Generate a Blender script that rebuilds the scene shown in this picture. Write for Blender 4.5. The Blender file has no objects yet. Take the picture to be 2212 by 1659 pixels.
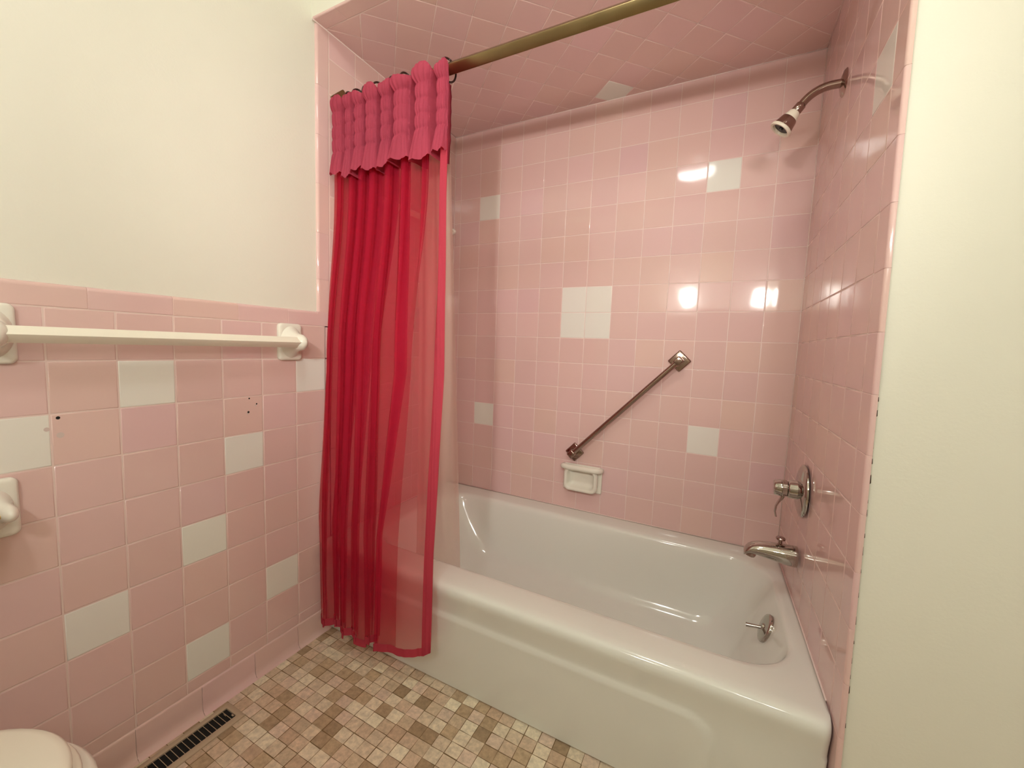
import bpy, bmesh, math, random
from mathutils import Vector, Matrix
random.seed(7)
S = bpy.context.scene
COL = S.collection
P = .1095            # tile pitch
L = 1.461            # alcove length
ZC = 2.066           # alcove ceiling
YF = -.780           # plaster face of soffit and wing wall
ZR0 = 1.108          # reference tile course
PI = math.pi

# ------------------------------------------------------------------ materials
def nodes_of(name):
    m = bpy.data.materials.new(name); m.use_nodes = True
    nt = m.node_tree; b = nt.nodes['Principled BSDF']
    return m, nt, b
def mat(name, col, rough=.5, metal=0., coat=0., spec=.5, noise=0., nscale=8., bump=0., bscale=60.):
    m, nt, b = nodes_of(name)
    b.inputs['Base Color'].default_value = (*col, 1)
    b.inputs['Roughness'].default_value = rough
    b.inputs['Metallic'].default_value = metal
    b.inputs['Specular IOR Level'].default_value = spec
    b.inputs['Coat Weight'].default_value = coat
    b.inputs['Coat Roughness'].default_value = .05
    tc = nt.nodes.new('ShaderNodeTexCoord')
    if noise:
        n = nt.nodes.new('ShaderNodeTexNoise'); n.inputs['Scale'].default_value = nscale; n.inputs['Detail'].default_value = 4
        nt.links.new(tc.outputs['Object'], n.inputs['Vector'])
        r = nt.nodes.new('ShaderNodeMix'); r.data_type = 'RGBA'
        r.inputs[6].default_value = (*[c*(1-noise) for c in col], 1); r.inputs[7].default_value = (*[min(1, c*(1+noise)) for c in col], 1)
        nt.links.new(n.outputs['Fac'], r.inputs[0]); nt.links.new(r.outputs[2], b.inputs['Base Color'])
    if bump:
        n2 = nt.nodes.new('ShaderNodeTexNoise'); n2.inputs['Scale'].default_value = bscale; n2.inputs['Detail'].default_value = 3
        nt.links.new(tc.outputs['Object'], n2.inputs['Vector'])
        bp = nt.nodes.new('ShaderNodeBump'); bp.inputs['Strength'].default_value = bump; bp.inputs['Distance'].default_value = .002
        nt.links.new(n2.outputs['Fac'], bp.inputs['Height']); nt.links.new(bp.outputs['Normal'], b.inputs['Normal'])
    return m
def attr_mat(name, rough, marble=0., bump=0., spec=.5):
    m, nt, b = nodes_of(name)
    a = nt.nodes.new('ShaderNodeAttribute'); a.attribute_name = 'tint'
    b.inputs['Roughness'].default_value = rough; b.inputs['Specular IOR Level'].default_value = spec
    tc = nt.nodes.new('ShaderNodeTexCoord')
    if marble:
        n = nt.nodes.new('ShaderNodeTexNoise'); n.inputs['Scale'].default_value = 70; n.inputs['Detail'].default_value = 6; n.inputs['Roughness'].default_value = .65
        nt.links.new(tc.outputs['Object'], n.inputs['Vector'])
        mr = nt.nodes.new('ShaderNodeMapRange'); mr.inputs[1].default_value = .3; mr.inputs[2].default_value = .7
        mr.inputs[3].default_value = 1-marble; mr.inputs[4].default_value = 1+marble*.5
        nt.links.new(n.outputs['Fac'], mr.inputs[0])
        v = nt.nodes.new('ShaderNodeVectorMath'); v.operation = 'MULTIPLY'
        nt.links.new(a.outputs['Color'], v.inputs[0]); nt.links.new(mr.outputs[0], v.inputs[1])
        nt.links.new(v.outputs[0], b.inputs['Base Color'])
    else:
        nt.links.new(a.outputs['Color'], b.inputs['Base Color'])
    if bump:
        n2 = nt.nodes.new('ShaderNodeTexNoise'); n2.inputs['Scale'].default_value = 9; n2.inputs['Detail'].default_value = 1
        nt.links.new(tc.outputs['Object'], n2.inputs['Vector'])
        bp = nt.nodes.new('ShaderNodeBump'); bp.inputs['Strength'].default_value = bump; bp.inputs['Distance'].default_value = .004
        nt.links.new(n2.outputs['Fac'], bp.inputs['Height']); nt.links.new(bp.outputs['Normal'], b.inputs['Normal'])
    return m
M = {}
M['tile'] = attr_mat('glazed_tile', .07, bump=.22)
M['grout'] = mat('pink_grout', (.80, .64, .60), .6, noise=.06, nscale=30)
M['grout_rose'] = mat('rose_grout', (.77, .60, .55), .6, noise=.06, nscale=30)
M['plaster'] = mat('cream_paint', (.80, .785, .685), .55, noise=.02, nscale=5, bump=.12, bscale=180)
M['hole'] = mat('drill_hole', (.01, .008, .006), .9)
M['crack'] = mat('brown_crack', (.06, .035, .018), .9)
M['filler'] = mat('tile_filler', (.62, .50, .46), .5)
M['mosaic'] = attr_mat('stone_mosaic', .42, marble=.28, spec=.35)
M['floor_grout'] = mat('brown_grout', (.19, .115, .05), .8, noise=.25, nscale=25)
M['caulk'] = mat('beige_caulk', (.56, .46, .33), .5, noise=.15, nscale=40)
M['enamel'] = mat('white_enamel', (.80, .815, .76), .10, coat=.3)
M['ceramic'] = mat('white_ceramic', (.82, .79, .70), .10, coat=.3)
M['plastic_bar'] = mat('ivory_plastic', (.86, .82, .70), .28)
M['seat'] = mat('toilet_seat_plastic', (.84, .80, .68), .25)
M['chrome'] = mat('chrome', (.47, .44, .40), .05, metal=1.)
M['oldchrome'] = mat('tarnished_chrome', (.36, .27, .23), .13, metal=1., noise=.12, nscale=20)
M['bronze'] = mat('brushed_bronze', (.33, .26, .13), .30, metal=1., noise=.22, nscale=14)
M['ringbrown'] = mat('brown_plastic', (.035, .012, .010), .35)
M['register'] = mat('beige_metal', (.47, .36, .25), .45)
M['dark'] = mat('duct_shade_black', (.004, .004, .003), .9)
M['paper'] = mat('tissue_paper', (.86, .84, .80), .95)
M['white_plastic'] = mat('white_plastic', (.80, .74, .62), .35)
M['black'] = mat('black_rubber', (.01, .01, .01), .4)
M['mirror'] = mat('silver_mirror', (.85, .85, .83), .02, metal=1.)
M['spring'] = mat('brass_pin', (.6, .45, .18), .3, metal=1.)

def cloth_mat(name, col, trans, tcol, fac_transp, weave=0.):
    m = bpy.data.materials.new(name); m.use_nodes = True
    nt = m.node_tree; nt.nodes.clear()
    out = nt.nodes.new('ShaderNodeOutputMaterial')
    d = nt.nodes.new('ShaderNodeBsdfDiffuse'); d.inputs[0].default_value = (*col, 1)
    t = nt.nodes.new('ShaderNodeBsdfTranslucent'); t.inputs[0].default_value = (*trans, 1)
    x = nt.nodes.new('ShaderNodeBsdfTransparent'); x.inputs[0].default_value = (*tcol, 1)
    m1 = nt.nodes.new('ShaderNodeMixShader'); m1.inputs[0].default_value = .38
    m2 = nt.nodes.new('ShaderNodeMixShader'); m2.inputs[0].default_value = fac_transp
    nt.links.new(d.outputs[0], m1.inputs[1]); nt.links.new(t.outputs[0], m1.inputs[2])
    nt.links.new(m1.outputs[0], m2.inputs[1]); nt.links.new(x.outputs[0], m2.inputs[2])
    nt.links.new(m2.outputs[0], out.inputs[0])
    if weave:
        tc = nt.nodes.new('ShaderNodeTexCoord')
        n = nt.nodes.new('ShaderNodeTexNoise'); n.inputs['Scale'].default_value = 260; n.inputs['Detail'].default_value = 2
        nt.links.new(tc.outputs['Object'], n.inputs['Vector'])
        b = nt.nodes.new('ShaderNodeBump'); b.inputs['Strength'].default_value = weave; b.inputs['Distance'].default_value = .002
        nt.links.new(n.outputs['Fac'], b.inputs['Height']); nt.links.new(b.outputs[0], d.inputs['Normal'])
    return m
M['curtain'] = cloth_mat('rose_sheer', (.60, .03, .085), (.60, .02, .05), (1., .78, .76), .60, .25)
M['valance'] = cloth_mat('rose_crinkle', (.52, .085, .14), (.46, .05, .085), (.95, .3, .3), .07, .5)
M['hem'] = cloth_mat('rose_hem', (.60, .075, .12), (.5, .05, .08), (.95, .3, .3), .08, .25)
M['liner'] = cloth_mat('frosted_vinyl', (.82, .70, .62), (.82, .70, .62), (.98, .95, .93), .42)

def emit(name, col, s):
    m = bpy.data.materials.new(name); m.use_nodes = True
    nt = m.node_tree; nt.nodes.clear()
    out = nt.nodes.new('ShaderNodeOutputMaterial'); e = nt.nodes.new('ShaderNodeEmission')
    e.inputs[0].default_value = (*col, 1); e.inputs[1].default_value = s
    nt.links.new(e.outputs[0], out.inputs[0]); return m
WARM = (1., 1., .95)
M['bulb'] = emit('lit_bulb', WARM, 150.)
M['bulb_dim'] = emit('lit_bulb_dim', WARM, 46.)
M['dome'] = emit('lit_glass', WARM, 25.)

# ------------------------------------------------------------------ builders
def link(name, bm, mats, parent=None, smooth=True, kind=None, auto=None):
    me = bpy.data.meshes.new(name)
    bm.normal_update(); bm.to_mesh(me); bm.free()
    for m in (mats if isinstance(mats, (list, tuple)) else [mats]): me.materials.append(m)
    o = bpy.data.objects.new(name, me); COL.objects.link(o)
    if smooth:
        for p in me.polygons: p.use_smooth = True
        if auto is not None: me.set_sharp_from_angle(angle=math.radians(auto))
    if parent: o.parent = parent
    if kind: o['kind'] = kind
    return o
def tag(o, label, cat, group=None):
    o['label'] = label; o['category'] = cat
    if group: o['group'] = group
    return o
def empty(name, loc, label, cat, group=None):
    o = bpy.data.objects.new(name, None); COL.objects.link(o); o.location = loc
    o.empty_display_size = .05
    return tag(o, label, cat, group)
def part(name, bm, m, root, auto=40, label=None):
    """bm is in world space; re-expressed relative to the root empty/mesh location"""
    w = Vector((0, 0, 0)); r = root
    while r: w += r.location; r = r.parent
    bmesh.ops.translate(bm, verts=bm.verts, vec=-w)
    o = link(name, bm, m, root, auto=auto)
    if label: o['label'] = label
    return o
def box(bm, lo, hi, bev=0., seg=3):
    r = bmesh.ops.create_cube(bm, size=1)
    vs = r['verts']
    for v in vs:
        v.co = Vector([lo[i]+(v.co[i]+.5)*(hi[i]-lo[i]) for i in range(3)])
    if bev:
        es = list({e for v in vs for e in v.link_edges})
        bmesh.ops.bevel(bm, geom=es, offset=bev, segments=seg, profile=.5, affect='EDGES')
    return bm
def ring_loft(bm, rings, cap0=True, cap1=True, closed=True):
    rs = [[bm.verts.new(p) for p in r] for r in rings]
    n = len(rs[0])
    for a, b in zip(rs, rs[1:]):
        for i in range(n if closed else n-1):
            j = (i+1) % n
            bm.faces.new((a[i], a[j], b[j], b[i]))
    if cap0 and closed: bm.faces.new(list(reversed(rs[0])))
    if cap1 and closed: bm.faces.new(rs[-1])
    return rs
def frame(d):
    d = Vector(d).normalized(); h = Vector((0, 0, 1)) if abs(d.z) < .9 else Vector((0, 1, 0))
    u = d.cross(h).normalized(); v = u.cross(d).normalized()
    return u, v, d
def lathe(bm, o, d, prof, n=40):
    """prof: list of (distance along d, radius)"""
    u, v, d = frame(d); o = Vector(o)
    rings = [[o+d*t+(u*math.cos(2*PI*i/n)+v*math.sin(2*PI*i/n))*max(r, 1e-5) for i in range(n)] for t, r in prof]
    ring_loft(bm, rings); return bm
def tube(bm, pts, rad, n=20, shape=None):
    pts = [Vector(p) for p in pts]; k = len(pts)
    rad = rad if isinstance(rad, (list, tuple)) else [rad]*k
    rings = []
    t0 = (pts[1]-pts[0]).normalized(); u, v, _ = frame(t0)
    for i, p in enumerate(pts):
        t = (pts[min(i+1, k-1)]-pts[max(i-1, 0)]).normalized()
        u = (u-t*u.dot(t)).normalized(); v = t.cross(u)
        if shape: rings.append([p+(u*a+v*b)*rad[i] for a, b in shape])
        else: rings.append([p+(u*math.cos(2*PI*j/n)+v*math.sin(2*PI*j/n))*rad[i] for j in range(n)])
    ring_loft(bm, rings); return bm
def torus(bm, c, axis, R, r, n=36, m=12):
    u, v, d = frame(axis); c = Vector(c)
    rs = []
    for i in range(n):
        a = 2*PI*i/n; e = u*math.cos(a)+v*math.sin(a)
        rs.append([bm.verts.new(c+e*(R+r*math.cos(2*PI*j/m))+d*r*math.sin(2*PI*j/m)) for j in range(m)])
    for i in range(n):
        A, B = rs[i], rs[(i+1) % n]
        for j in range(m):
            bm.faces.new((A[j], A[(j+1) % m], B[(j+1) % m], B[j]))
def rrect(x0, x1, y0, y1, r, nl, nw, nc):
    """rounded rectangle with a fixed vertex layout: front, right, back, left (counter-clockwise)"""
    p = []
    cs = [((x1-r, y0+r), -PI/2), ((x1-r, y1-r), 0), ((x0+r, y1-r), PI/2), ((x0+r, y0+r), PI)]
    ends = [((x0+r, y0), (x1-r, y0), nl), ((x1, y0+r), (x1, y1-r), nw), ((x1-r, y1), (x0+r, y1), nl), ((x0, y1-r), (x0, y0+r), nw)]
    for (a, b, n), ((cx, cy), an) in zip(ends, cs):
        for i in range(n): t = i/n; p.append((a[0]+(b[0]-a[0])*t, a[1]+(b[1]-a[1])*t))
        for i in range(nc): t = an+PI/2*i/nc; p.append((cx+r*math.cos(t), cy+r*math.sin(t)))
    return p

# ------------------------------------------------------------------ tiled surfaces
PINK = (.735, .51, .485)
WHITE = (.80, .785, .72)
def tint_pink():
    a = random.gauss(0, 1); b = random.gauss(0, 1)
    return (PINK[0]*(1+.012*b), PINK[1]*(1+.012*b-.010*a), PINK[2]*(1+.012*b+.016*a))
def clip(poly, axis, val, keep_less):
    out = []
    f = (lambda p: p[axis] <= val+1e-9) if keep_less else (lambda p: p[axis] >= val-1e-9)
    for i, a in enumerate(poly):
        b = poly[(i+1) % len(poly)]
        if f(a): out.append(a)
        if f(a) != f(b):
            t = (val-a[axis])/(b[axis]-a[axis]); out.append((a[0]+t*(b[0]-a[0]), a[1]+t*(b[1]-a[1])))
    return out
def inset(poly, d):
    """inset of a convex counter-clockwise polygon"""
    n = len(poly); out = []
    for i in range(n):
        p0, p1, p2 = Vector(poly[i-1]), Vector(poly[i]), Vector(poly[(i+1) % n])
        e1 = (p1-p0).normalized(); e2 = (p2-p1).normalized()
        n1 = Vector((-e1.y, e1.x)); n2 = Vector((-e2.y, e2.x))
        den = 1+n1.dot(n2)
        out.append(tuple(p1+(n1+n2)*(d/max(den, .3))))
    return out
def area(p): return .5*sum(p[i][0]*p[(i+1) % len(p)][1]-p[(i+1) % len(p)][0]*p[i][1] for i in range(len(p)))
class Tiles:
    def __init__(s, O, U, V, N, gap=.0024, depth=.0007):
        s.bm = bmesh.new(); s.cl = s.bm.loops.layers.float_color.new('tint')
        s.O, s.U, s.V, s.N = Vector(O), Vector(U), Vector(V), Vector(N); s.gap = gap; s.depth = depth; s.bev = .0015
    def pt(s, p, h): return s.O+s.U*p[0]+s.V*p[1]+s.N*h
    def face(s, vs, mi, col, smooth=False):
        f = s.bm.faces.new(vs); f.material_index = mi; f.smooth = smooth
        for l in f.loops: l[s.cl] = (*col, 1)
        return f
    def quad(s, u0, u1, v0, v1, mi, h=None, col=(.5, .5, .5)):
        h = -s.depth if h is None else h
        s.face([s.bm.verts.new(s.pt(p, h)) for p in ((u0, v0), (u1, v0), (u1, v1), (u0, v1))], mi, col)
    def tile(s, poly, col, tilt=.0011):
        bev = s.bev
        if len(poly) < 3: return
        if area(poly) < 0: poly = list(reversed(poly))
        q = [poly[0]]
        for p in poly[1:]:
            if math.dist(p, q[-1]) > .0012: q.append(p)
        if math.dist(q[0], q[-1]) < .0012: q.pop()
        poly = q
        if len(poly) < 3 or abs(area(poly)) < 8e-5: return
        base = inset(poly, s.gap/2)
        if area(base) < 2e-5: return
        c = (sum(p[0] for p in base)/len(base), sum(p[1] for p in base)/len(base))
        a, b = random.gauss(0, tilt), random.gauss(0, tilt)
        lev = [(0, -s.depth-.0006), (0, -bev*.55), (bev*.3, -bev*.17), (bev, 0)]
        prev = None
        for d, h in lev:
            pl = inset(base, d) if d else base
            vs = [s.bm.verts.new(s.pt(p, h+a*(p[0]-c[0])+b*(p[1]-c[1]))) for p in pl]
            if prev:
                for i in range(len(vs)):
                    j = (i+1) % len(vs); s.face((prev[i], prev[j], vs[j], vs[i]), 1, col, True)
            prev = vs
        s.face(prev, 1, col, False)
    def rect(s, u0, u1, v0, v1, col=None):
        s.tile([(u0, v0), (u1, v0), (u1, v1), (u0, v1)], col or tint_pink())
    def grid(s, us, vs, white=(), skip=None):
        us, vs = sorted(us), sorted(vs)
        for i in range(len(us)-1):
            for j in range(len(vs)-1):
                cu, cv = (us[i]+us[i+1])/2, (vs[j]+vs[j+1])/2
                if skip and skip(cu, cv): continue
                w = any(abs(cu-a) < .03 and abs(cv-b) < .03 for a, b in white)
                s.rect(us[i], us[i+1], vs[j], vs[j+1], tuple(x*random.uniform(.985, 1.015) for x in WHITE) if w else None)
    def bull(s, a0, a1, w0, w1, along_u=True, R=.009, drop=.010, col=None):
        """edge tile: a0..a1 along the run, rounded over at the w1 side"""
        col = col or tint_pink(); g = s.gap/2; a0 += .0001; a1 -= .0001
        sg = 1 if w1 > w0 else -1; w0 += sg*g
        prof = [(w0, -s.depth-.0006), (w0, -.0012), (w0+sg*.0007, -.0004), (w0+sg*.0022, 0)]
        for k in range(7):
            t = PI/2*k/6; prof.append((w1-sg*R+sg*R*math.sin(t), -R+R*math.cos(t)))
        prof.append((w1, -drop))
        def mk(a, dh, di):
            out = []
            for w, h in prof:
                p = (a, w) if along_u else (w, a); out.append(s.bm.verts.new(s.pt(p, h-dh)))
            return out
        rows = [mk(a0, .0006, 0), mk(a0+.0006, .0002, 0), mk(a0+.0016, 0, 0), mk(a1-.0016, 0, 0), mk(a1-.0006, .0002, 0), mk(a1, .0006, 0)]
        for A, B in zip(rows, rows[1:]):
            for i in range(len(A)-1): s.face((A[i], A[i+1], B[i+1], B[i]), 1, col, i != 3)
        s.face(rows[0], 1, col); s.face(rows[-1], 1, col)
    def dot(s, u, v, r, mi, h=.0003):
        vs = [s.bm.verts.new(s.pt((u+r*math.cos(2*PI*i/12), v+r*math.sin(2*PI*i/12)), h)) for i in range(12)]
        s.face(vs, mi, (.5, .5, .5))
    def done(s, name, mats, kind='structure', recalc=True, warp=None):
        if recalc: bmesh.ops.recalc_face_normals(s.bm, faces=s.bm.faces)
        for f in s.bm.faces:
            if len(f.verts) and f.material_index != 1 and f.normal.dot(s.N) < -.5: f.normal_flip()
        if warp:
            for v in s.bm.verts: v.co = warp(v.co)
        o = link(name, s.bm, mats, smooth=False, kind=kind); return o
def split(a, b, joints):
    return [a]+[j for j in sorted(joints) if a+.004 < j < b-.004]+[b]
ROWS = [ZR0-j*P for j in range(-8, 11)]
def warp_right(c):
    k = max(0., min(1.15, c.y/-.777))
    return Vector((c.x-k*(c.z-1.25)*.0147, c.y, c.z))

# back wall of the alcove (plane y = 0)
t = Tiles((0, 0, 0), (1, 0, 0), (0, 0, 1), (0, -1, 0))
cols = split(0, L, [L-k*P for k in range(0, 14)])
rows = split(.30, ZC, ROWS)
cx = lambda k: L-(k-.5)*P       # centre of the k-th column from the right corner
cz = lambda j: ZR0-(j+.5)*P     # centre of course j
t.quad(0, L, .30, ZC, 0)
t.grid(cols, rows, white=[(cx(3), cz(-6)), (cx(12), cz(-6)), (cx(7), cz(-2)), (cx(8), cz(-2)), (cx(7), cz(-1)), (cx(8), cz(-1)), (cx(12), cz(3)), (cx(3), cz(3))])
t.done('wall_back', [M['grout'], M['tile']])

# left wall: wainscot, alcove end and painted plaster in one plane (x = 0)
BEV = .0021; YL0 = -.7474; YS = -.7276; YB = -.774; ZW = 1.154
REAR = -2.25
t = Tiles((0, 0, 0), (0, 1, 0), (0, 0, 1), (1, 0, 0))
t.bev = BEV
# plaster behind everything
t.quad(REAR, YB+.002, ZW-.003, 2.44, 2, h=-.008)
t.quad(REAR, YL0+.03, 0, ZW-.008, 0)
t.quad(YB+.012, 0, ZW-.03, ZC, 0); t.quad(YL0, 0, 0, ZW-.012, 0)
wc = [YL0+i*P for i in range(0, -15, -1)]
wr = [ZR0-.2222-j*P for j in range(-2, 8)]
wy = lambda i: YL0+(i+.5)*P
wz = lambda j: ZR0-.2222-(j+.5)*P
white = [(wy(-5), wz(-1)), (wy(-1), wz(-1)), (wy(-7), wz(0)), (wy(-3), wz(1)), (wy(-4), wz(3)), (wy(-2), wz(5)), (wy(-6), wz(4)), (wy(-4), wz(6)), (wy(-9), wz(2)), (wy(-8), wz(5))]
t.grid(split(REAR, YL0, wc), sorted(wr), white)
t.grid(split(REAR, YL0, wc), [.084, wr[-1]])
t.grid([YL0, YS], [.084]+sorted(wr))
# alcove end
ac = split(YS, 0, [YS+k*P for k in range(1, 7)])
t.grid(ac, split(.084, ZC, ROWS))
# vertical bullnose strip and wainscot cap
sj = [ZW, 1.263, 1.417, 1.575, 1.729, 1.883, ZC]
for a, b in zip(sj, sj[1:]): t.bull(a, b, YS, YB, along_u=False)
c1 = tint_pink(); t.rect(YB-.0024, YS, wr[0], ZW+.0024, c1)
cj = [-.8816, -1.0294, -1.1842, -1.3375, -1.49, -1.643, -1.796, -1.95, -2.10, REAR]
t.bull(-.8816, YB+.0024, wr[0], ZW, col=c1)
for a, b in zip(cj[1:], cj): t.bull(a, b, wr[0], ZW)
# drilled holes and patched holes
for y, z, r in ((-1.006, .880, .0024), (-.985, .862, .0024), (-1.009, .840, .0032), (-1.393, .877, .0034)): t.dot(y, z, r, 3)
for y, z, r in ((-1.41, .855, .0045), (-1.391, .840, .006), (-.988, .858, .003), (-1.0105, .8365, .0035)): t.dot(y, z, r, 4, h=.0002)
t.done('wall_left', [M['grout_rose'], M['tile'], M['plaster'], M['hole'], M['filler']])

# cove base along the left wall
t = Tiles((0, 0, 0), (0, 1, 0), (0, 0, 1), (1, 0, 0))
bj = [-.7276-.001, -.863, -1.008, -1.153, -1.298, -1.443, -1.588, -1.733, -1.878, -2.023, REAR]
for a, b in zip(bj[1:], bj):
    col = tint_pink(); g = .0004; bm = t.bm
    prof = [(-.002, .0835), (.001, .0832), (.0024, .0815), (.003, .078), (.003, .028), (.0045, .016), (.008, .0065), (.014, .0012), (.017, 0)]
    A, B = [[bm.verts.new((x, yy, z)) for x, z in prof] for yy in (a+g, b-g)]
    for i in range(len(A)-1): t.face((A[i], A[i+1], B[i+1], B[i]), 1, col, True)
t.done('baseboard_left', [M['grout'], M['tile']])
bm = bmesh.new(); box(bm, (.0, REAR, 0), (.0015, -.7276, .082)); link('trim_1', bm, M['grout'], kind='structure', smooth=False)

# right end of the alcove (plane x = L, slightly out of true towards the room)
t = Tiles((L, 0, 0), (0, -1, 0), (0, 0, 1), (-1, 0, 0))
for i in range(8):
    for j in range(16): t.quad(.776*i/8, .776*(i+1)/8, ZC*j/16, ZC*(j+1)/16, 0)
YR = .727
rc = split(0, YR, [YR-k*P for k in range(1, 7)])
t.grid(rc, split(0, ZC, ROWS), white=[(YR-P/2, cz(-5))])
for a, b in zip(split(0, ZC, ROWS), split(0, ZC, ROWS)[1:]): t.bull(a, b, YR, .786, along_u=False, R=.0055, drop=.0085)
t.done('wall_right', [M['grout'], M['tile']], warp=warp_right)

# alcove ceiling: tiles laid on the diagonal
t = Tiles((0, 0, ZC), (1, 0, 0), (0, 1, 0), (0, 0, -1))
t.quad(0, L, -.76, 0, 0)
hd = P/math.sqrt(2)
for a in range(-30, 31):
    for b in range(-30, 31):
        x, y = .312+(a+b)*hd, -.586+hd+(a-b)*hd
        if not (-.1 < x < L+.1 and -.9 < y < .1): continue
        poly = [(x, y-hd), (x+hd, y), (x, y+hd), (x-hd, y)]
        for ax, v, k in ((0, 0, False), (0, L, True), (1, -.737, False), (1, 0, True)):
            poly = clip(poly, ax, v, k)
            if len(poly) < 3: break
        if len(poly) >= 3:
            t.tile(poly, WHITE if abs(x-.775) < .03 and abs(y+.045) < .03 else tint_pink())
xs = [0]+[.10+.155*k for k in range(0, 9)]+[L]
for a, b in zip(xs, xs[1:]): t.bull(a, b, -.737, -.786, R=.004, drop=.006)
t.done('ceiling_alcove', [M['grout'], M['tile']])

# plaster: soffit face, wing wall, rear wall, far wall, ceiling
XR = 2.30
def slab(name, lo, hi, m, warp=None):
    bm = bmesh.new(); box(bm, lo, hi)
    if warp:
        for v in bm.verts: v.co = warp(v.co)
    return link(name, bm, m, smooth=False, kind='structure')
slab('wall_soffit', (-.008, YF-.003, ZC+.001), (L+.10, YF+.10, 2.44), M['plaster'])
bm = bmesh.new()   # wing wall: face towards the room, with a ragged plaster line against the edge tiles
zs = [i*.02 for i in range(int(2.44/.02)+1)]+[2.44]
rnd = random.Random(3)
A = []; B = []
for z in zs:
    j = rnd.uniform(-.0004, .0012)*(1 if z < .9 else .3)
    c = warp_right(Vector((L+.0078+j, YF, z))); A.append(bm.verts.new(c)); B.append(bm.verts.new((XR, YF, z)))
for i in range(len(zs)-1): bm.faces.new((A[i], B[i], B[i+1], A[i+1]))
link('wall_wing', bm, M['plaster'], smooth=False, kind='structure')
slab('wall_rear', (-.02, REAR-.05, 0), (XR, REAR, 2.44), M['plaster'])
slab('wall_far', (XR, REAR, 0), (XR+.05, YF, 2.44), M['plaster'])
slab('ceiling', (-.02, REAR, 2.44), (XR, YF+.10, 2.49), M['plaster'])
# dark worn gaps between plaster and edge tiles, low on the wing wall
bm = bmesh.new()
for z0, h in ((.985, .01), (.958, .014), (.93, .008), (.897, .022), (.872, .012), (.835, .02), (.80, .008), (.774, .016), (.735, .01), (.70, .02), (.668, .009), (.62, .012), (.566, .02), (.53, .008), (.49, .014), (.46, .01), (.43, .018), (.385, .008), (.36, .012)):
    w = rnd.uniform(.0014, .0030)
    c = [warp_right(Vector((L+.0088+dx, YF-.0007, z0+dz))) for dx, dz in ((0, 0), (w, h*.2), (w*.8, h), (w*.1, h*.8))]
    bm.faces.new([bm.verts.new(p) for p in c])
link('trim_2', bm, M['crack'], smooth=False, kind='structure')

# floor: small stone mosaic
t = Tiles((0, 0, 0), (1, 0, 0), (0, 1, 0), (0, 0, 1), gap=.003, depth=.0006)
t.quad(-.008, XR, REAR, -.70, 0, h=-.0006)
PAL = [(.55, .43, .31), (.60, .49, .36), (.48, .36, .25), (.42, .30, .19), (.36, .25, .155), (.52, .38, .27), (.64, .54, .40), (.46, .32, .22), (.30, .205, .125), (.56, .42, .32)]
WGT = [5, 5, 4, 3, 2, 4, 4, 3, 1.2, 4]
px, py = .0407, .0365
jit = random.Random(11)
y = -.7325
while y > REAR-.02:
    x = .0055-(.0407*.5 if False else 0)
    while x < XR:
        c = jit.choices(PAL, WGT)[0]; k = jit.uniform(.95, 1.06)
        q = lambda: jit.uniform(-.0008, .0008)
        g = .0008
        pl = [(x+g+q(), y-py+g+q()), (x+px-g+q(), y-py+g+q()), (x+px-g+q(), y-g+q()), (x+g+q(), y-g+q())]
        vs = [t.bm.verts.new(t.pt(p, 0)) for p in pl]
        t.face(vs, 1, tuple(min(.85, v*k*w_) for v, w_ in zip(c, (1.28, 1.33, 1.34))))
        x += px
    y -= py
t.done('floor', [M['floor_grout'], M['mosaic']], recalc=False)
bm = bmesh.new()
tube(bm, [(.02, -.7305, .002), (L-.02, -.7305, .002)], .0062, n=12); link('trim_3', bm, M['caulk'], kind='structure')

bm = bmesh.new()
for a, b in (((0, 0, .34), (0, 0, ZC)), ((L, 0, .34), (L, 0, ZC)), ((0, 0, ZC), (L, 0, ZC)), ((0, -.787, ZC), (0, 0, ZC)), ((L, -.76, ZC), (L, 0, ZC)), ((.003, -.001, .346), (L-.003, -.001, .346)), ((.001, -.70, .346), (.001, 0, .346)), ((L-.001, -.70, .346), (L-.001, 0, .346))):
    tube(bm, [a, b], .0023, n=8)
for v in bm.verts:
    if v.co.x > L-.01: v.co = warp_right(v.co)
link('trim_4', bm, M['grout'], kind='structure')
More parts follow.
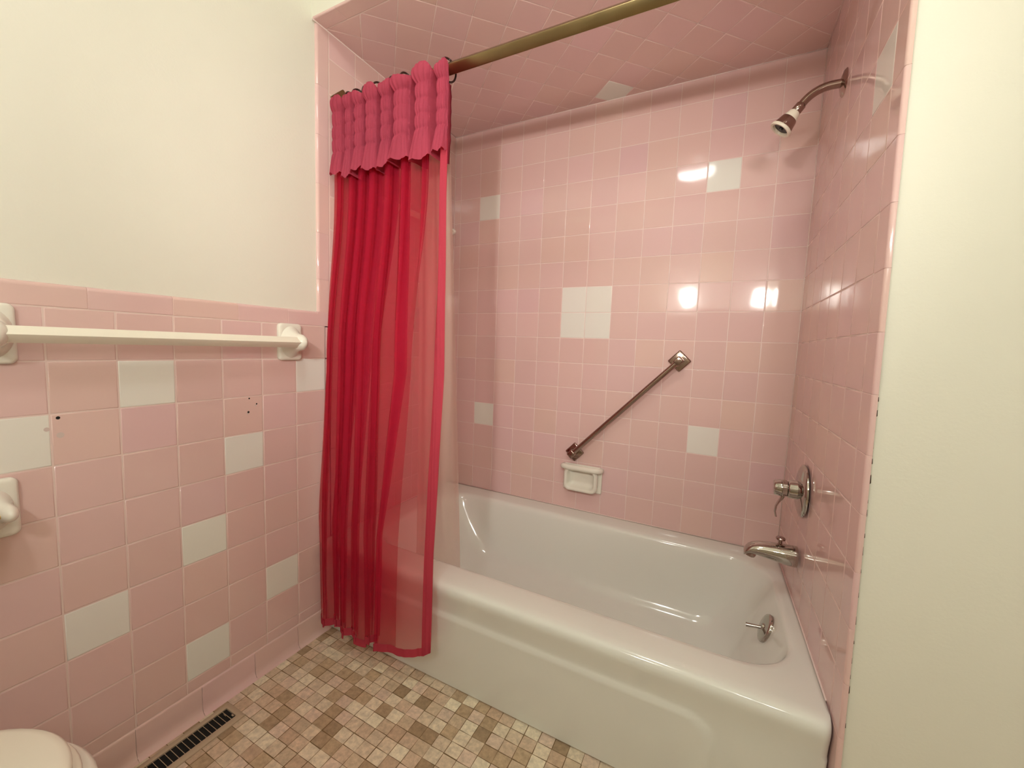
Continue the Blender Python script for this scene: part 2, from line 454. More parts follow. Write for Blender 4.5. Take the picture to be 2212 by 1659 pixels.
# ------------------------------------------------------------------ bathtub
ZT = .345
def tub_bm():
    NL, NW, NC = 200, 50, 14
    e = .0022
    lv = [  # x0, x1, y0, y1, r, z
        (e, L-e, -0.7325, -e, 0.007, 0.0040), (e, L-e, -0.7365, -e, 0.007, 0.0500), (e, L-e, -0.7405, -e, 0.007, 0.1000), (e, L-e, -0.7445, -e, 0.007, 0.1500), (e, L-e, -0.7475, -e, 0.007, 0.1900), (e, L-e, -0.7497, -e, 0.007, 0.2150), (e, L-e, -0.7510, -e, 0.007, 0.2280), (e, L-e, -0.7522, -e, 0.007, 0.2380), (e, L-e, -0.7534, -e, 0.007, 0.2470), (e, L-e, -0.7548, -e, 0.007, 0.2560), (e, L-e, -0.7562, -e, 0.013, 0.2650), (e, L-e, -0.7582, -e, 0.013, 0.2750), (e, L-e, -0.7608, -e, 0.013, 0.2870), (e, L-e, -0.7635, -e, 0.013, 0.2980), (e, L-e, -0.7662, -e, 0.013, 0.3090), (e, L-e, -0.7680, -e, 0.013, 0.3180), (e, L-e, -0.7680, -e, 0.013, 0.3260), (e, L-e, -0.7662, -e, 0.013, 0.3330), (e, L-e, -0.7625, -e, 0.013, 0.3385), (e, L-e, -0.7570, -e, 0.013, 0.3425), (e, L-e, -0.7500, -e, 0.013, 0.3448), (e+.004, L-.010, -.735, -.012, .04, .3455),
        (.05, L-.022, -.70, -.045, .09, .3445), (.085, L-.030, -.672, -.078, .12, .3435), (.098, L-.034, -.660, -.090, .125, .3415), (.106, L-.038, -.652, -.096, .125, .337), (.112, L-.041, -.647, -.1005, .124, .330), (.120, L-.045, -.643, -.104, .122, .318),
        (.135, L-.056, -.638, -.109, .12, .29), (.165, L-.074, -.630, -.116, .12, .24), (.205, L-.096, -.621, -.124, .12, .18), (.245, L-.116, -.610, -.135, .12, .13), (.275, L-.132, -.595, -.150, .12, .098), (.31, L-.15, -.570, -.175, .115, .078), (.36, L-.185, -.53, -.215, .10, .068), (.44, L-.25, -.47, -.28, .08, .064), (.55, L-.4, -.40, -.35, .02, .0635)]
    bm = bmesh.new(); rings = []
    for x0, x1, y0, y1, r, z in lv:
        ring = []
        for x, y in rrect(x0, x1, y0, y1, r, NL, NW, NC):
            yy = y
            if z < .30 and abs(y-y0) < .009:      # raised apron panel
                xr, zt, R = 1.272, .247, .075
                dx, dz = xr-x, zt-z
                d = min(dx, dz) if not (dx < R and dz < R) else R-math.hypot(R-dx, R-dz)
                k = max(0, min(1, (d+.003)/.010)); k = k*k*(3-2*k)
                yy -= .0065*k
            ring.append((x, yy, z))
        rings.append([(c[0]+(c[0]/L)**10*(warp_right(Vector((L, c[1], c[2]))).x-L), c[1], c[2]) for c in ring])
    ring_loft(bm, rings, cap0=False)
    return bm
tub = link('bathtub', tub_bm(), M['enamel'])
tag(tub, 'white enamelled built-in bathtub with a panelled apron, in the pink tiled alcove', 'bathtub')
bm = bmesh.new()
oc = Vector((1.3985, -.372, .271)); on = Vector((-1, -.05, .36)).normalized()
lathe(bm, oc-on*.004, on, [(0, .041), (.006, .041), (.009, .039), (.011, .034), (.012, .0), ])
ov = part('overflow_plate', bm, M['chrome'], tub, label='round chrome overflow plate')
bm = bmesh.new()
d = Vector((-1, 0, -.12)).normalized()
tube(bm, [oc+on*.006, oc+on*.012], [.011, .008])
tube(bm, [oc+d*.010, oc+d*.020, oc+d*.034, oc+d*.050], [.0045, .0048, .0055, .0062])
part('trip_lever', bm, M['chrome'], ov)
bm = bmesh.new()
lathe(bm, (1.235, -.372, .0625), (0, 0, 1), [(0, .034), (.003, .034), (.005, .030), (.0045, .022), (.002, .018), (.002, 0)])
part('drain', bm, M['chrome'], tub, label='chrome drain ring')

# ------------------------------------------------------------------ curtain rod
RY, RZ = -.675, 1.866
DI = [(1, 0), (.06, .94), (0, 1), (-.06, .94), (-1, 0), (-.94, -.06), (0, -1), (.94, -.06)]
DI = []
for k in range(4):
    a = PI/2*k
    for da in (-.10, 0, .10):
        rr = 1 if da == 0 else .955
        DI.append((rr*math.cos(a+da), rr*math.sin(a+da)))
rod = empty('curtain_rod', (L/2, RY, RZ), 'long brushed bronze square curtain rod spanning the tub alcove under the tiled ceiling', 'curtain rod')
bm = bmesh.new(); tube(bm, [(.006+i*(L-.012)/8, RY, RZ) for i in range(9)], .0192, shape=DI); part('rod', bm, M['bronze'], rod, auto=30)
for xx, dd in ((.0015, 1), (L-.0015, -1)):
    bm = bmesh.new(); tube(bm, [(xx, RY, RZ), (xx+dd*.006, RY, RZ), (xx+dd*.010, RY, RZ), (xx+dd*.030, RY, RZ)], [.048, .048, .031, .029], shape=DI)
    part('bracket', bm, M['bronze'], rod, auto=30)

# ------------------------------------------------------------------ shower curtain
TX = [.030, .058, .086, .108, .128, .152, .178, .205, .238, .266, .290, .330, .372, .414, .450, .474, .492]
TY = [-.720, -.738, -.672, -.737, -.668, -.738, -.668, -.741, -.665, -.738, -.666, -.744, -.675, -.746, -.675, -.738, -.730]
MX = [.034, .056, .084, .104, .120, .150, .178, .203, .240, .268, .318, .348, .384, .430, .478, .506, .526]
MY = [-.758, -.782, -.722, -.780, -.722, -.785, -.724, -.785, -.755, -.781, -.716, -.782, -.768, -.778, -.766, -.776, -.770]
KX = [.034, .060, .092, .116, .130, .160, .192, .218, .256, .284, .300, .314, .366, .424, .480, .508, .526]
KY = [-.796, -.808, -.788, -.806, -.790, -.812, -.798, -.812, -.804, -.808, -.788, -.814, -.803, -.808, -.800, -.805, -.801]
BX = [.044, .066, .098, .122, .134, .166, .200, .226, .262, .282, .296, .310, .366, .424, .478, .506, .525]
BY = [-.800, -.812, -.788, -.810, -.792, -.818, -.806, -.820, -.806, -.812, -.789, -.820, -.810, -.814, -.806, -.810, -.806]
KEYS = [(1.85, TX, TY), (1.58, TX, TY), (.97, MX, MY), (.45, KX, KY), (.06, BX, BY)]
def ctl(z):
    if z >= KEYS[0][0]: return KEYS[0][1], KEYS[0][2]
    for (z0, X0, Y0), (z1, X1, Y1) in zip(KEYS, KEYS[1:]):
        if z >= z1:
            k = (z0-z)/(z0-z1); k = k*k*(3-2*k) if z0 > 1 else k
            return [a+(b-a)*k for a, b in zip(X0, X1)], [a+(b-a)*k for a, b in zip(Y0, Y1)]
    return KEYS[-1][1], KEYS[-1][2]
def path(z, sub):
    X, Y = ctl(z); out = []
    n = len(X)
    for i in range(n-1):
        for j in range(sub):
            t_ = j/sub; h = (1-math.cos(PI*t_))/2
            hx = t_*.55+h*.45
            # bulging pleat: x runs past the ridge a little so folds overlap
            bl = (.95 if i < 11 else .12)*(X[i+1]-X[i])*math.sin(2*PI*t_)*(1 if z > .5 else .55+.9*max(0, z-.06))
            out.append((X[i]+(X[i+1]-X[i])*t_-bl*.62, Y[i]+(Y[i+1]-Y[i])*h, i+t_))
    out.append((X[-1], Y[-1], n-1)); return out
curtain = empty('shower_curtain', (.27, -.73, .06), 'rose red sheer shower curtain with gathered valance, drawn to the left', 'shower curtain')
def zbot(x): return .078+max(0, x-.29)*.32*(x-.29)/.235+(.012*math.sin(x*70) if x < .3 else .006*math.sin((x-.3)*26))
def sheet(sub, zt, zb, nz, s0=0, s1=16, off=0., jitter=None):
    bm = bmesh.new(); rows = []
    for k in range(nz+1):
        row = []
        for x, y, s in path(1.0, sub):
            if s < s0-1e-6 or s > s1+1e-6: continue
            row.append(s)
        f = k/nz; vs = []
        cache = {}
        for s in row:
            xb = BX[min(15, int(s))]+(BX[min(16, int(s)+1)]-BX[min(15, int(s))])*(s-int(s)) if s < 16 else BX[16]
            z1 = zb(xb) if callable(zb) else zb
            z = zt+(z1-zt)*f
            key = round(z, 5)
            if key not in cache: cache[key] = {round(q[2], 4): q for q in path(z, sub)}
            x, y, _ = cache[key][round(s, 4)]
            w = .0012*math.sin(s*9.3+z*7)*math.sin(z*11+s*2)
            vs.append(bm.verts.new((x, y+off+w, z)))
        rows.append(vs)
    for A, B in zip(rows, rows[1:]):
        for i in range(len(A)-1): bm.faces.new((A[i], A[i+1], B[i+1], B[i]))
    return bm
part('curtain_panel', sheet(12, 1.65, zbot, 84), M['curtain'], curtain, auto=None)
part('rear_fold', sheet(12, 1.65, lambda x: zbot(x)+.012, 90, 0, 12.35, .010), M['curtain'], curtain, auto=None)
part('side_hem', sheet(12, 1.65, zbot, 84, 14.5, 16, -.0022), M['hem'], curtain, auto=None)
def hem_bm():
    bm = bmesh.new(); rows = []
    for k in range(5):
        vs = []
        for i in range(16*12+1):
            s = i/12; a = min(15, int(s)); xb = BX[a]+(BX[a+1]-BX[a])*(s-a)
            z = zbot(xb)+.026*k/4
            q = path(z, 12)[i]
            w = .0012*math.sin(s*9.3+z*7)*math.sin(z*11+s*2)
            vs.append(bm.verts.new((q[0], q[1]-.0018+w, z)))
        rows.append(vs)
    for A, B in zip(rows, rows[1:]):
        for i in range(len(A)-1): bm.faces.new((A[i], A[i+1], B[i+1], B[i]))
    return bm
part('bottom_hem', hem_bm(), M['hem'], curtain, auto=None)
# gathered valance: five shirring lines, a frill above and a flared skirt below
PINCH = [1.797, 1.755, 1.714, 1.673]
def valance_bm():
    sub, nz = 22, 100
    bm = bmesh.new(); rows = []
    n = 16*sub+1
    r = random.Random(5)
    ph = [r.uniform(0, 6.28) for _ in range(n)]
    for k in range(nz+1):
        vs = []
        for i in range(n):
            s = i/sub
            fold = .5-.5*math.cos(PI*s)                       # 1 at the ridges (odd s)
            top = 1.832+.005*math.sin(s*2.1)+.004*math.sin(s*5.3+1)+.005*fold
            bot = 1.590+.009*math.sin(s*1.3+.6)+.004*math.sin(s*PI*3+.5)+.010*(1-fold)
            z = top+(bot-top)*k/nz
            if z > PINCH[0]: u = (z-PINCH[0])/(top-PINCH[0]); b = .78*math.sin(min(1, u)*PI*.72)
            elif z < PINCH[-1]: u = (PINCH[-1]-z)/(PINCH[-1]-bot); b = 1.05*u**.8
            else:
                b = 0
                for a, c in zip(PINCH, PINCH[1:]):
                    if c <= z <= a: b = .17*math.sin(PI*(a-z)/(a-c))
            pinch = max(math.exp(-((z-p)/.006)**2) for p in PINCH)
            nearp = max(math.exp(-((z-p)/.016)**2) for p in PINCH)
            ci = max(1, min(15, 2*int(s/2)+1)); t_ = s-ci
            xv, yv = (TX[ci+1], TY[ci+1]) if t_ >= 0 else (TX[ci-1], TY[ci-1])
            edge = (t_ >= 0 and ci == 15) or (t_ < 0 and ci == 1)
            wid = min(1.0, .60+.40*b) if not edge else .9
            at = abs(t_); C = .66
            if at < C:
                g = wid*math.sin(at/C*PI/2)**.9; yy = TY[ci]+.012*(at/C)**2.2
            else:
                q = (at-C)/(1-C); g = wid+(1-wid)*q; y1_ = TY[ci]+.012; yy = y1_+((yv+.020 if not edge else y1_)-y1_)*q**.8
            x2 = TX[ci]+(xv-TX[ci])*g
            y2 = yy-.0065-(.002+.013*b-.002*pinch)*(1-.75*max(0, at-.4)/.6)
            wr_ = (.0018*nearp+.0014)*math.sin(s*PI*9+ph[(i//2) % n]*.35+.5*math.sin(z*70+s))
            vs.append(bm.verts.new((max(.004, x2), y2+wr_, z)))
        rows.append(vs)
    for A, B in zip(rows, rows[1:]):
        for i in range(len(A)-1): bm.faces.new((A[i], A[i+1], B[i+1], B[i]))
    return bm
part('valance', valance_bm(), M['valance'], curtain, auto=None)

# rings on the rod
rx = [.046, .088, .128, .180, .238, .292, .372, .452]
lab = ['next to the left wall bracket', 'second from the left wall', 'third from the left wall', 'fourth from the left wall', 'fifth from the left wall', 'sixth from the left wall', 'second from the free edge of the curtain', 'at the free right edge of the rose curtain']
def ring_bm():
    bm = bmesh.new(); pts = []
    for i in range(25):
        a = PI*2*i/25
        pts.append((0, .0275*math.sin(a)-.004, .029*math.cos(a)-.004-.004*max(0, -math.cos(a))))
    pts.append(pts[0]); tube(bm, pts, .0029, n=10); return bm
r0 = link('curtain_ring', ring_bm(), M['ringbrown'])
for i, (x, l) in enumerate(zip(rx, lab)):
    o = r0 if i == 0 else r0.copy()
    if i: COL.objects.link(o)
    o.location = (x, RY, RZ); o.rotation_euler = (0, 0, [.2, -.15, .1, -.2, .25, -.1, .15, -.28][i])
    tag(o, 'dark brown curtain ring, '+l, 'curtain ring', 'rings carrying the rose curtain')

# liner hanging inside the tub
def liner_bm():
    bm = bmesh.new(); rows = []
    for k in range(61):
        f = k/60; z = 1.835+(.16-1.835)*f; vs = []
        for i in range(81):
            s = i/80
            xl = .30; xr = .416+.088*f
            x = xl+(xr-xl)*s
            y0 = -.626+.014*min(1, f*1.15)
            y = y0+.007*math.sin(s*16+.7)*(1-.45*f)+.004*math.sin(s*7+f*3)
            vs.append(bm.verts.new((x, y, z)))
        rows.append(vs)
    for A, B in zip(rows, rows[1:]):
        for i in range(len(A)-1): bm.faces.new((A[i], A[i+1], B[i+1], B[i]))
    return bm
lin = link('shower_curtain_liner', liner_bm(), M['liner'])
tag(lin, 'frosted vinyl liner hanging inside the tub behind the rose curtain', 'curtain liner')

# ------------------------------------------------------------------ shower head
root = empty('shower_sprayer', (L, -.33, 1.775), 'chrome shower arm with a small white-collared shower head, high on the right tiled wall', 'shower head')
bm = bmesh.new(); lathe(bm, (L-.0005, -.33, 1.775), (-1, 0, 0), [(0, .033), (.003, .033), (.007, .029), (.010, .020), (.012, .013), (.012, 0)])
part('flange', bm, M['oldchrome'], root)
arm = [(L-.004, -.33, 1.775)]
for i in range(14):
    a = math.radians(52)*i/13; R = .075
    arm.append((L-.030-R*math.sin(a), -.33, 1.775-R*(1-math.cos(a))))
e = Vector(arm[-1]); dv = Vector((-math.cos(math.radians(52)), 0, -math.sin(math.radians(52))))
arm.append(tuple(e+dv*.016))
bm = bmesh.new(); tube(bm, arm, .0105, n=24); part('arm', bm, M['oldchrome'], root)
n0 = e+dv*.006
bm = bmesh.new(); lathe(bm, n0, dv, [(0, .0112), (.002, .0128), (.020, .0132), (.022, .0118), (.024, 0)]); part('swivel_nut', bm, M['oldchrome'], root)
n1 = n0+dv*.021
bm = bmesh.new(); lathe(bm, n1, dv, [(0, .012), (.003, .0145), (.020, .0195), (.021, .0)]); part('collar', bm, M['white_plastic'], root, label='ivory plastic collar')
n2 = n1+dv*.020
bm = bmesh.new(); lathe(bm, n2, dv, [(0, .0202), (.003, .0215), (.024, .0262), (.026, .0262), (.026, .0)]); part('shell', bm, M['oldchrome'], root)
n3 = n2+dv*.0245
bm = bmesh.new(); lathe(bm, n3, dv, [(0, .0262), (.002, .0290), (.007, .0294), (.009, .0280), (.008, .0225), (.002, .0205), (.001, 0)])
sp = part('spray_face', bm, M['white_plastic'], root, label='ivory rim with a dark recessed face')
bm = bmesh.new(); lathe(bm, n3+dv*.0012, dv, [(0, .0198), (.0015, .0198), (.0015, .006), (.006, .005), (.006, 0)]); part('nozzle', bm, M['black'], sp)

# ------------------------------------------------------------------ mixing valve
vc = Vector((L, -.335, .683))
root = empty('shower_valve', vc, 'chrome single-lever mixing valve with a round plate on the right tiled wall', 'shower valve')
bm = bmesh.new(); lathe(bm, vc+Vector((-.0008, 0, 0)), (-1, 0, 0), [(0, .074), (.003, .074), (.0055, .0725), (.009, .066), (.0125, .055), (.015, .042), (.0165, .03), (.0165, 0)], n=64); part('escutcheon', bm, M['chrome'], root)
bm = bmesh.new(); lathe(bm, vc+Vector((-.008, 0, 0)), (-1, 0, 0), [(0, .0275), (.002, .0265), (.026, .0262), (.030, .0235), (.032, .020), (.034, .020)]); part('valve_body', bm, M['chrome'], root)
bm = bmesh.new(); lathe(bm, vc+Vector((-.040, 0, 0)), (-1, 0, -.04), [(0, .020), (.001, .0235), (.011, .0240), (.0125, .0225), (.0135, .0225), (.0145, .0238), (.029, .0215), (.032, .019), (.033, 0)])
hb = part('handle', bm, M['chrome'], root)
h0 = vc+Vector((-.050, 0, -.020))
bm = bmesh.new()
lv = [(-.047, -.018, .010, .0065), (-.050, -.030, .0095, .005), (-.057, -.043, .0085, .0035), (-.062, -.056, .008, .003), (-.0635, -.072, .007, .0028), (-.060, -.087, .0062, .0026)]
rings = []
for dx, dz, wy_, th in lv:
    rings.append([vc+Vector((dx+th*math.cos(a), wy_*math.sin(a), dz)) for a in [2*PI*i/16 for i in range(16)]])
ring_loft(bm, rings); part('lever', bm, M['chrome'], hb)

# ------------------------------------------------------------------ tub spout
sc = Vector((L, -.340, .490))
root = empty('tub_spout', sc, 'chrome tub spout with a diverter knob, below the mixing valve', 'tub spout')
bm = bmesh.new(); rings = []
prof = [(0, .0, .0285, .0290), (.004, 0, .0295, .030), (.012, -.0005, .0295, .0298), (.035, .0005, .0290, .0275), (.060, .0015, .0280, .0250), (.085, .0020, .0262, .0215), (.100, .0015, .0250, .0190), (.112, -.001, .0235, .0168), (.121, -.0055, .0215, .0150), (.127, -.011, .019, .0125), (.1305, -.0165, .016, .009), (.1315, -.020, .012, .005)]
for d_, dz, w, h in prof:
    rings.append([sc+Vector((-d_-.0008, w*math.cos(a), dz+h*math.sin(a))) for a in [2*PI*i/40 for i in range(40)]])
ring_loft(bm, rings); part('spout_body', bm, M['chrome'], root, auto=60)
bm = bmesh.new(); lathe(bm, sc+Vector((-.114, 0, -.012)), (-.25, 0, -1), [(0, .0165), (.010, .0160), (.013, .0145), (.0125, .012), (.006, .0115), (.006, 0)]); part('outlet', bm, M['oldchrome'], root)
bm = bmesh.new(); lathe(bm, sc+Vector((-.043, 0, .024)), (0, 0, 1), [(0, .0075), (.004, .0070), (.006, .0045), (.015, .0045), (.0165, .0085), (.018, .0118), (.021, .0125), (.0235, .0105), (.025, 0)]); part('diverter_knob', bm, M['oldchrome'], root)

# ------------------------------------------------------------------ grab bar
g0, g1 = Vector((.681, 0, .606)), Vector((1.084, 0, 1.028))
gd = (g1-g0).normalized(); gn = Vector((0, -1, 0)); gs = gd.cross(gn)
root = empty('grab_bar', (g0+g1)/2, 'slanted chrome grab bar on the pink back wall, above the soap dish', 'grab bar')
bm = bmesh.new(); tube(bm, [g0+gn*.048-gd*.004+gd*((g1-g0).length+.008)*i/6 for i in range(7)], .0102, n=24); part('bar', bm, M['oldchrome'], root)
def obox(bm, c, ax, half, bev):
    b2 = bmesh.new(); box(b2, [-h for h in half], half, bev, 3)
    mm = Matrix((ax[0], ax[1], ax[2])).transposed()
    for v in b2.verts: v.co = mm @ v.co+c
    me = bpy.data.meshes.new('tmp'); b2.to_mesh(me); b2.free(); bm.from_mesh(me); bpy.data.meshes.remove(me)
for g in (g0, g1):
    bm = bmesh.new()
    obox(bm, g+gn*.0058, (gd, gs, gn), (.031, .031, .0055), .005)
    pl = part('mounting_plate', bm, M['oldchrome'], root)
    bm = bmesh.new()
    obox(bm, g+gn*.034, (gd, gs, gn), (.0155, .0145, .026), .0045)
    part('post', bm, M['oldchrome'], pl)

# ------------------------------------------------------------------ soap dish
root = empty('soap_dish', (.722, 0, .44), 'white ceramic soap dish with grip bar, below the slanted grab bar', 'soap dish')
bm = bmesh.new()
obox(bm, Vector((.7225, -.006, .495)), (Vector((1, 0, 0)), Vector((0, 1, 0)), Vector((0, 0, 1))), (.087, .0055, .058), .005)
part('back_plate', bm, M['ceramic'], root)
bm = bmesh.new()   # tray: rounded frame with a hollow, lofted inwards
X0, X1, Z0_, Z1_ = .652, .793, .446, .541
lv = [(0, -.010, .022), (-.002, -.026, .024), (-.004, -.040, .024), (-.001, -.047, .024), (.004, -.050, .022), (.009, -.048, .020), (.012, -.042, .018), (.015, -.026, .016), (.024, -.014, .012), (.036, -.012, .006)]
rings = []
for ins, yy, r in lv:
    dz = (-yy-.010)*.10
    rings.append([(x, yy, z) for x, z in rrect(X0+ins, X1-ins, Z0_+ins-dz*.2, Z1_-ins*.6, r, 12, 8, 8)])
ring_loft(bm, rings, cap0=True); part('tray', bm, M['ceramic'], root, auto=60)
bm = bmesh.new()
pts = [(.640, -.008, .541), (.640, -.026, .544), (.643, -.042, .547), (.652, -.0515, .549), (.668, -.054, .549)]
full = pts+[(.668+(.777-.668)*i/6, -.054, .549) for i in range(1, 6)]+[(1.445-a, b, c) for a, b, c in reversed(pts)]
tube(bm, full, [.012]+[.0115]*(len(full)-2)+[.012], n=20); part('grip_bar', bm, M['ceramic'], root, auto=60)

# ------------------------------------------------------------------ ceramic towel bars
def bracket_bm(c, nrm, side, w=.039, h=.058, reach=.083, lean=0., drop=0., ps=1.):
    """rounded wall plate with a horn-shaped post; nrm points into the room, side along the bar"""
    bm = bmesh.new(); up = Vector((0, 0, 1)); c = Vector(c); nrm = Vector(nrm); side = Vector(side)
    rings = []
    for hh, ins in ((.0004, 0), (.006, 0), (.0095, .0015), (.0115, .0045), (.012, .009)):
        rings.append([c+side*a+up*b+nrm*hh for a, b in rrect(-w+ins, w-ins, -h+ins, h-ins, max(.004, .012-ins*.4), 6, 8, 6)])
    ring_loft(bm, rings)
    rings = []
    for hh, a, b in ((.009, .95*w, .95*h), (.0125, .90*w, .86*h), (.020, .80*w, .73*h), (.030, .69*w, .60*h), (.042, .60*w, .50*h), (.054, .53*w, .455*h), (.064, .47*w, .42*h), (.072, .39*w, .35*h), (.078, .27*w, .25*h), (.0825, .09*w, .09*h)):
        q_ = max(0, min(1, (hh-.009)/.05)); off = side*(lean*q_)+up*(drop*q_); hh = hh*reach/.0825; a *= ps+(1-ps)*(1-q_)*.6; b *= ps+(1-ps)*(1-q_)*.6
        rings.append([c+off+nrm*hh+side*(a*math.cos(q))+up*(b*math.sin(q)*(1 if abs(math.sin(q)) < .7 else .98)) for q in [2*PI*i/32 for i in range(32)]])
    ring_loft(bm, rings)
    return bm
root = empty('towel_rail', (0, -1.18, 1.049), 'white square towel bar between ceramic brackets on the left wainscot', 'towel bar')
for yb in (-.880, -1.481):
    part('bracket', bracket_bm((0, yb, 1.049), (1, 0, 0), (0, 1, 0)), M['ceramic'], root, auto=50)
bm = bmesh.new(); tube(bm, [(.0615, -1.470+i*.586/6, 1.049) for i in range(7)], .0160, shape=DI); part('bar', bm, M['plastic_bar'], root, auto=30)
root = empty('towel_rail', (0, -.35, 1.595), 'white ceramic towel bar inside the alcove, its end showing behind the curtain', 'towel bar')
for yb in (-.078, -.560):
    part('bracket', bracket_bm((0, yb, 1.595), (1, 0, 0), (0, 1, 0), w=.030, h=.034, reach=.064), M['ceramic'], root, auto=50)
bm = bmesh.new(); tube(bm, [(.047, -.552+i*.466/6, 1.595) for i in range(7)], .0130, shape=DI); part('bar', bm, M['plastic_bar'], root, auto=30)

# ------------------------------------------------------------------ toilet paper holder and roll
root = empty('toilet_paper_holder', (0, -1.58, .715), 'white ceramic toilet paper holder on the left wall below the towel bar', 'toilet paper holder')
for yb, ln in ((-1.494, .014), (-1.668, -.014)):
    part('bracket', bracket_bm((0, yb, .712), (1, 0, 0), (0, 1, 0), w=.040, h=.058, reach=.084, lean=ln, drop=.003, ps=.66), M['ceramic'], root, auto=50)
bm = bmesh.new(); lathe(bm, (.066, -1.502, .714), (0, -1, 0), [(0, .004), (.002, .011), (.004, .0125), (.152, .0125), (.154, .011), (.156, .004)]); rl = part('roller', bm, M['plastic_bar'], root)
bm = bmesh.new(); lathe(bm, (.066, -1.488, .714), (0, -1, 0), [(0, .0045), (.016, .0045)]); part('spring_pin', bm, M['spring'], rl)
bm = bmesh.new()
u_, v_, d_ = frame((0, -1, 0)); rr_ = [[Vector((.066, -1.522, .6990))+d_*t_+(u_*math.cos(2*PI*i/48)+v_*math.sin(2*PI*i/48))*r_ for i in range(48)] for t_, r_ in [(0, .0275), (0, .050), (.0015, .0525), (.1005, .0525), (.102, .050), (.102, .0275), (0, .0275)]]
ring_loft(bm, rr_, False, False); bmesh.ops.remove_doubles(bm, verts=bm.verts, dist=1e-6)
roll = link('toilet_paper_roll', bm, M['paper'], auto=40)
tag(roll, 'white toilet paper roll on the ceramic holder at the left edge', 'toilet paper')

# ------------------------------------------------------------------ floor register
root = empty('floor_register', (.068, -1.27, 0), 'beige floor vent register with dark slots along the left wall', 'floor vent')
y0, y1 = -1.098, -1.44
bm = bmesh.new()
sx0, sx1, sy0, sy1 = .0435, .0905, -1.113, -1.425
def frame_ring(z, ins): return [(x, y, z) for x, y in rrect(.027+ins, .1085-ins, y1+ins, y0-ins, .004, 4, 4, 4)]
outer = [frame_ring(.0003, 0), frame_ring(.003, .0003), frame_ring(.005, .003)]
inner = [[(x, y, z) for x, y in rrect(sx0-i, sx1+i, sy1-i, sy0+i, .002, 4, 4, 4)] for z, i in ((.005, .001), (.0045, 0), (.0008, 0))]
ring_loft(bm, outer+inner, cap0=False, cap1=False); part('cover_plate', bm, M['register'], root, auto=40)
bm = bmesh.new(); box(bm, (sx0+.0005, sy1+.0005, .0003), (sx1-.0005, sy0-.0005, .0009)); part('duct_shade', bm, M['dark'], root)  # near-black sheet painting the shade of the duct below the slots
bm = bmesh.new()
y = sy0-.0122
while y > sy1+.004:
    box(bm, (sx0, y-.0005, .0028), (sx1, y+.0005, .0042)); y -= .0122
part('louvers', bm, M['register'], root, auto=40)
bm = bmesh.new(); box(bm, (sx1-.014, -1.1185, .002), (sx1-.006, -1.1150, .0044), .0006); box(bm, (sx0+.012, -1.127, .0012), (sx0+.022, -1.1262, .0036)); part('damper_lever', bm, M['register'], root)

# ------------------------------------------------------------------ toilet
TXC, TYF = .352, -1.498
root = empty('toilet', (TXC, -1.85, 0), 'white toilet with a closed lid in the lower left corner', 'toilet')
def ov_ring(z, a, bf, yb, yc, n=64, sq=1.0):
    """egg outline: half ellipse at the front, squarer at the back"""
    out = []
    for i in range(n):
        q = 2*PI*i/n; cx_, sy_ = math.cos(q), math.sin(q)
        if sy_ >= 0: out.append((TXC+a*cx_, yc+bf*sy_, z))
        else:
            e_ = .55; out.append((TXC+a*math.copysign(abs(cx_)**e_, cx_), yc-(yc-yb)*abs(sy_)**e_, z))
    return out
yc = TYF-.20
bm = bmesh.new(); ring_loft(bm, [ov_ring(.403, .175, .190, -1.925, yc), ov_ring(.4045, .182, .197, -1.93, yc), ov_ring(.410, .185, .200, -1.932, yc), ov_ring(.417, .185, .200, -1.932, yc), ov_ring(.4215, .181, .196, -1.93, yc), ov_ring(.4235, .172, .187, -1.92, yc), ov_ring(.4245, .13, .15, -1.88, yc)])
part('lid', bm, M['seat'], root, auto=60)
bm = bmesh.new(); ring_loft(bm, [ov_ring(.381, .184, .200, -1.93, yc), ov_ring(.385, .193, .209, -1.934, yc), ov_ring(.394, .194, .210, -1.935, yc), ov_ring(.3985, .191, .207, -1.932, yc), ov_ring(.3995, .184, .200, -1.925, yc)])
part('seat', bm, M['seat'], root, auto=60)
bm = bmesh.new(); ring_loft(bm, [ov_ring(.0005, .105, .10, -2.16, yc-.10), ov_ring(.02, .108, .105, -2.165, yc-.10), ov_ring(.06, .102, .11, -2.165, yc-.09), ov_ring(.14, .100, .12, -2.165, yc-.08), ov_ring(.20, .115, .145, -2.165, yc-.06), ov_ring(.26, .158, .19, -2.165, yc-.02), ov_ring(.32, .192, .216, -2.17, yc), ov_ring(.352, .205, .226, -2.17, yc), ov_ring(.371, .205, .226, -2.17, yc), ov_ring(.3795, .199, .219, -2.165, yc)])
part('bowl', bm, M['ceramic'], root, auto=60)
bm = bmesh.new(); box(bm, (TXC-.21, -2.225, .383), (TXC+.21, -2.035, .72), .022, 4); tk = part('tank', bm, M['ceramic'], root)
bm = bmesh.new(); box(bm, (TXC-.222, -2.235, .7215), (TXC+.222, -2.022, .757), .014, 4); part('tank_lid', bm, M['ceramic'], root)
bm = bmesh.new(); tube(bm, [(TXC-.15, -2.034, .66), (TXC-.15, -2.018, .66), (TXC-.14, -2.014, .659), (TXC-.09, -2.012, .655)], [.011, .009, .006, .007]); part('flush_handle', bm, M['chrome'], tk)
for s in (-1, 1):
    bm = bmesh.new(); box(bm, (TXC+s*.07-.022, -1.965, .3995), (TXC+s*.07+.022, -1.925, .425), .006); part('hinge', bm, M['seat'], root)

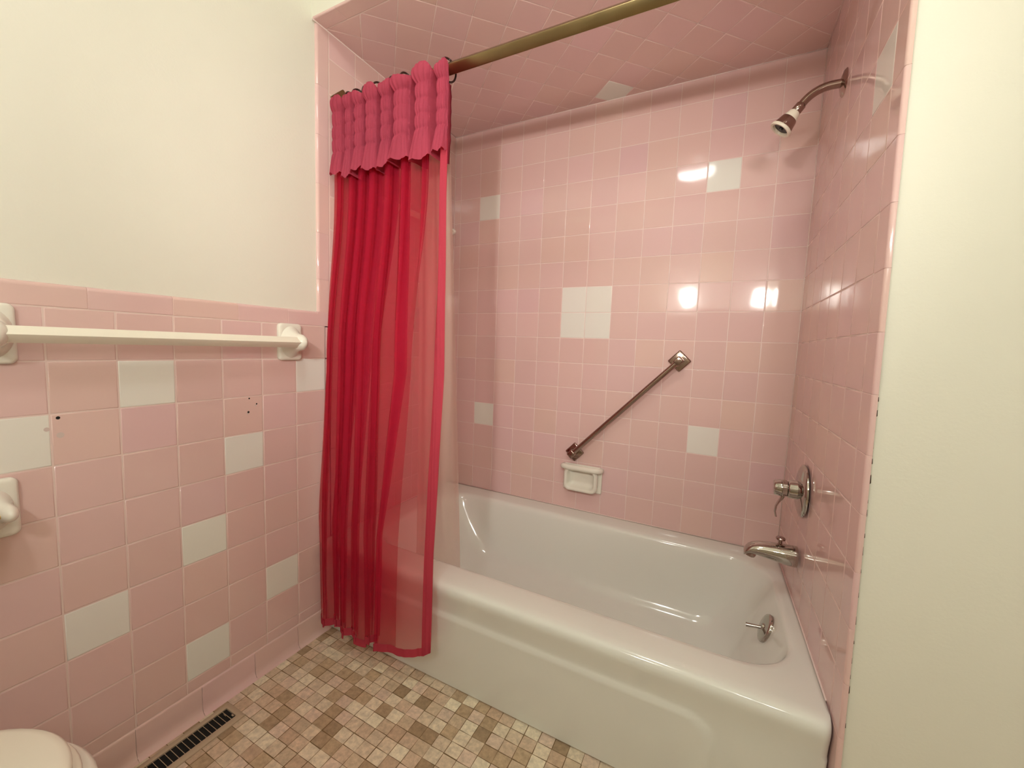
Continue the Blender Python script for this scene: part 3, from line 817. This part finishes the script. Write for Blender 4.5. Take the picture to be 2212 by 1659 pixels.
# ------------------------------------------------------------------ lamps of the room (behind and above the photographer), added spots and baffle
cl = empty('ceiling_light', (.99, -1.45, 2.44), 'round lit glass ceiling light, reflected in the back wall tiles', 'ceiling light')
bm = bmesh.new(); lathe(bm, (.99, -1.45, 2.4395), (0, 0, -1), [(0, .10), (.010, .10), (.020, .03), (.060, .022), (.072, .112), (.0815, .122), (.0815, .10)]); part('canopy', bm, M['oldchrome'], cl)
bm = bmesh.new(); lathe(bm, (.99, -1.45, 2.362), (0, 0, -1), [(0, .118), (.02, .118), (.05, .108), (.075, .085), (.092, .05), (.098, .0)], n=48); part('glass_shade', bm, M['dome'], cl)
for k, (xs, l) in enumerate((([.945], 'wall sconce with a single lit globe bulb on the rear wall'), ([1.475, 1.605], 'wall sconce with two lit globe bulbs on the rear wall'))):
    xm = sum(xs)/len(xs)
    rt = empty('wall_sconce', (xm, REAR, 1.53), l, 'wall lamp')
    bm = bmesh.new(); box(bm, (xs[0]-.055, REAR+.001, 1.475), (xs[-1]+.055, REAR+.030, 1.585), .006); part('back_plate', bm, M['chrome'], rt)
    for x in xs:
        bm = bmesh.new(); lathe(bm, (x, REAR+.028, 1.53), (0, 1, 0), [(0, .024), (.03, .024), (.034, .018), (.038, 0)]); sk = part('socket', bm, M['white_plastic'], rt)
        bm = bmesh.new(); lathe(bm, (x, REAR+.062, 1.53), (0, 1, 0), [(0, .014)]+[(.014+.042-.042*math.cos(q), .042*math.sin(q)) for q in [.42+(PI-.44)*i/16 for i in range(17)]], n=32); part('bulb', bm, M['bulb' if x < 1 else 'bulb_dim'], sk)
        ld = bpy.data.lights.new('added_spot', 'SPOT'); ld.energy = 42 if x < 1 else 19; ld.color = (1., .965, .87); ld.spot_size = math.radians(74); ld.spot_blend = .85; ld.shadow_soft_size = .035  # extra spot added ahead of each globe bulb to brighten the back wall
        lo = bpy.data.objects.new('added_spot', ld); COL.objects.link(lo); lo.location = (x, REAR+.155, 1.53)
        lo.rotation_euler = (Vector((.30, 0, 1.42))-lo.location).to_track_quat('-Z', 'Y').to_euler()

bm = bmesh.new(); box(bm, (.70, REAR+.001, 1.405), (1.85, REAR+.17, 1.43), .004)  # added out of view to cut the bulbs' downward light
sh = link('light_baffle', bm, M['white_plastic'], auto=40)
tag(sh, 'ivory shelf added unseen under the globe bulbs to shade the lower room', 'baffle')
# ------------------------------------------------------------------ camera, world, output look
yaw, pitch, roll_ = .4683, -.0913, .0368
f = Vector((-math.sin(yaw)*math.cos(pitch), math.cos(yaw)*math.cos(pitch), math.sin(pitch)))
rt = Vector((math.cos(yaw), math.sin(yaw), 0)); up = rt.cross(f)
r2 = rt*math.cos(roll_)+up*math.sin(roll_); u2 = -rt*math.sin(roll_)+up*math.cos(roll_)
cam = bpy.data.cameras.new('camera'); co = bpy.data.objects.new('camera', cam); COL.objects.link(co)
cam.sensor_width = 36; cam.lens = 36*873.5/2212; cam.clip_start = .02
mw = Matrix((r2, u2, -f)).transposed().to_4x4(); mw.translation = (1.2179, -1.7081, 1.059); co.matrix_world = mw
S.camera = co
w = bpy.data.worlds.new('world'); S.world = w; w.use_nodes = True
w.node_tree.nodes['Background'].inputs[0].default_value = (.02, .018, .015, 1)
S.view_settings.view_transform = 'Standard'; S.view_settings.look = 'None'; S.view_settings.gamma = 1; S.view_settings.exposure = .24
S.view_settings.use_curve_mapping = False
S.cycles.use_denoising = True
S.cycles.use_adaptive_sampling = True; S.cycles.adaptive_threshold = .04
S.cycles.max_bounces = 9; S.cycles.diffuse_bounces = 5; S.cycles.glossy_bounces = 4; S.cycles.transparent_max_bounces = 16
S.cycles.sample_clamp_indirect = 6
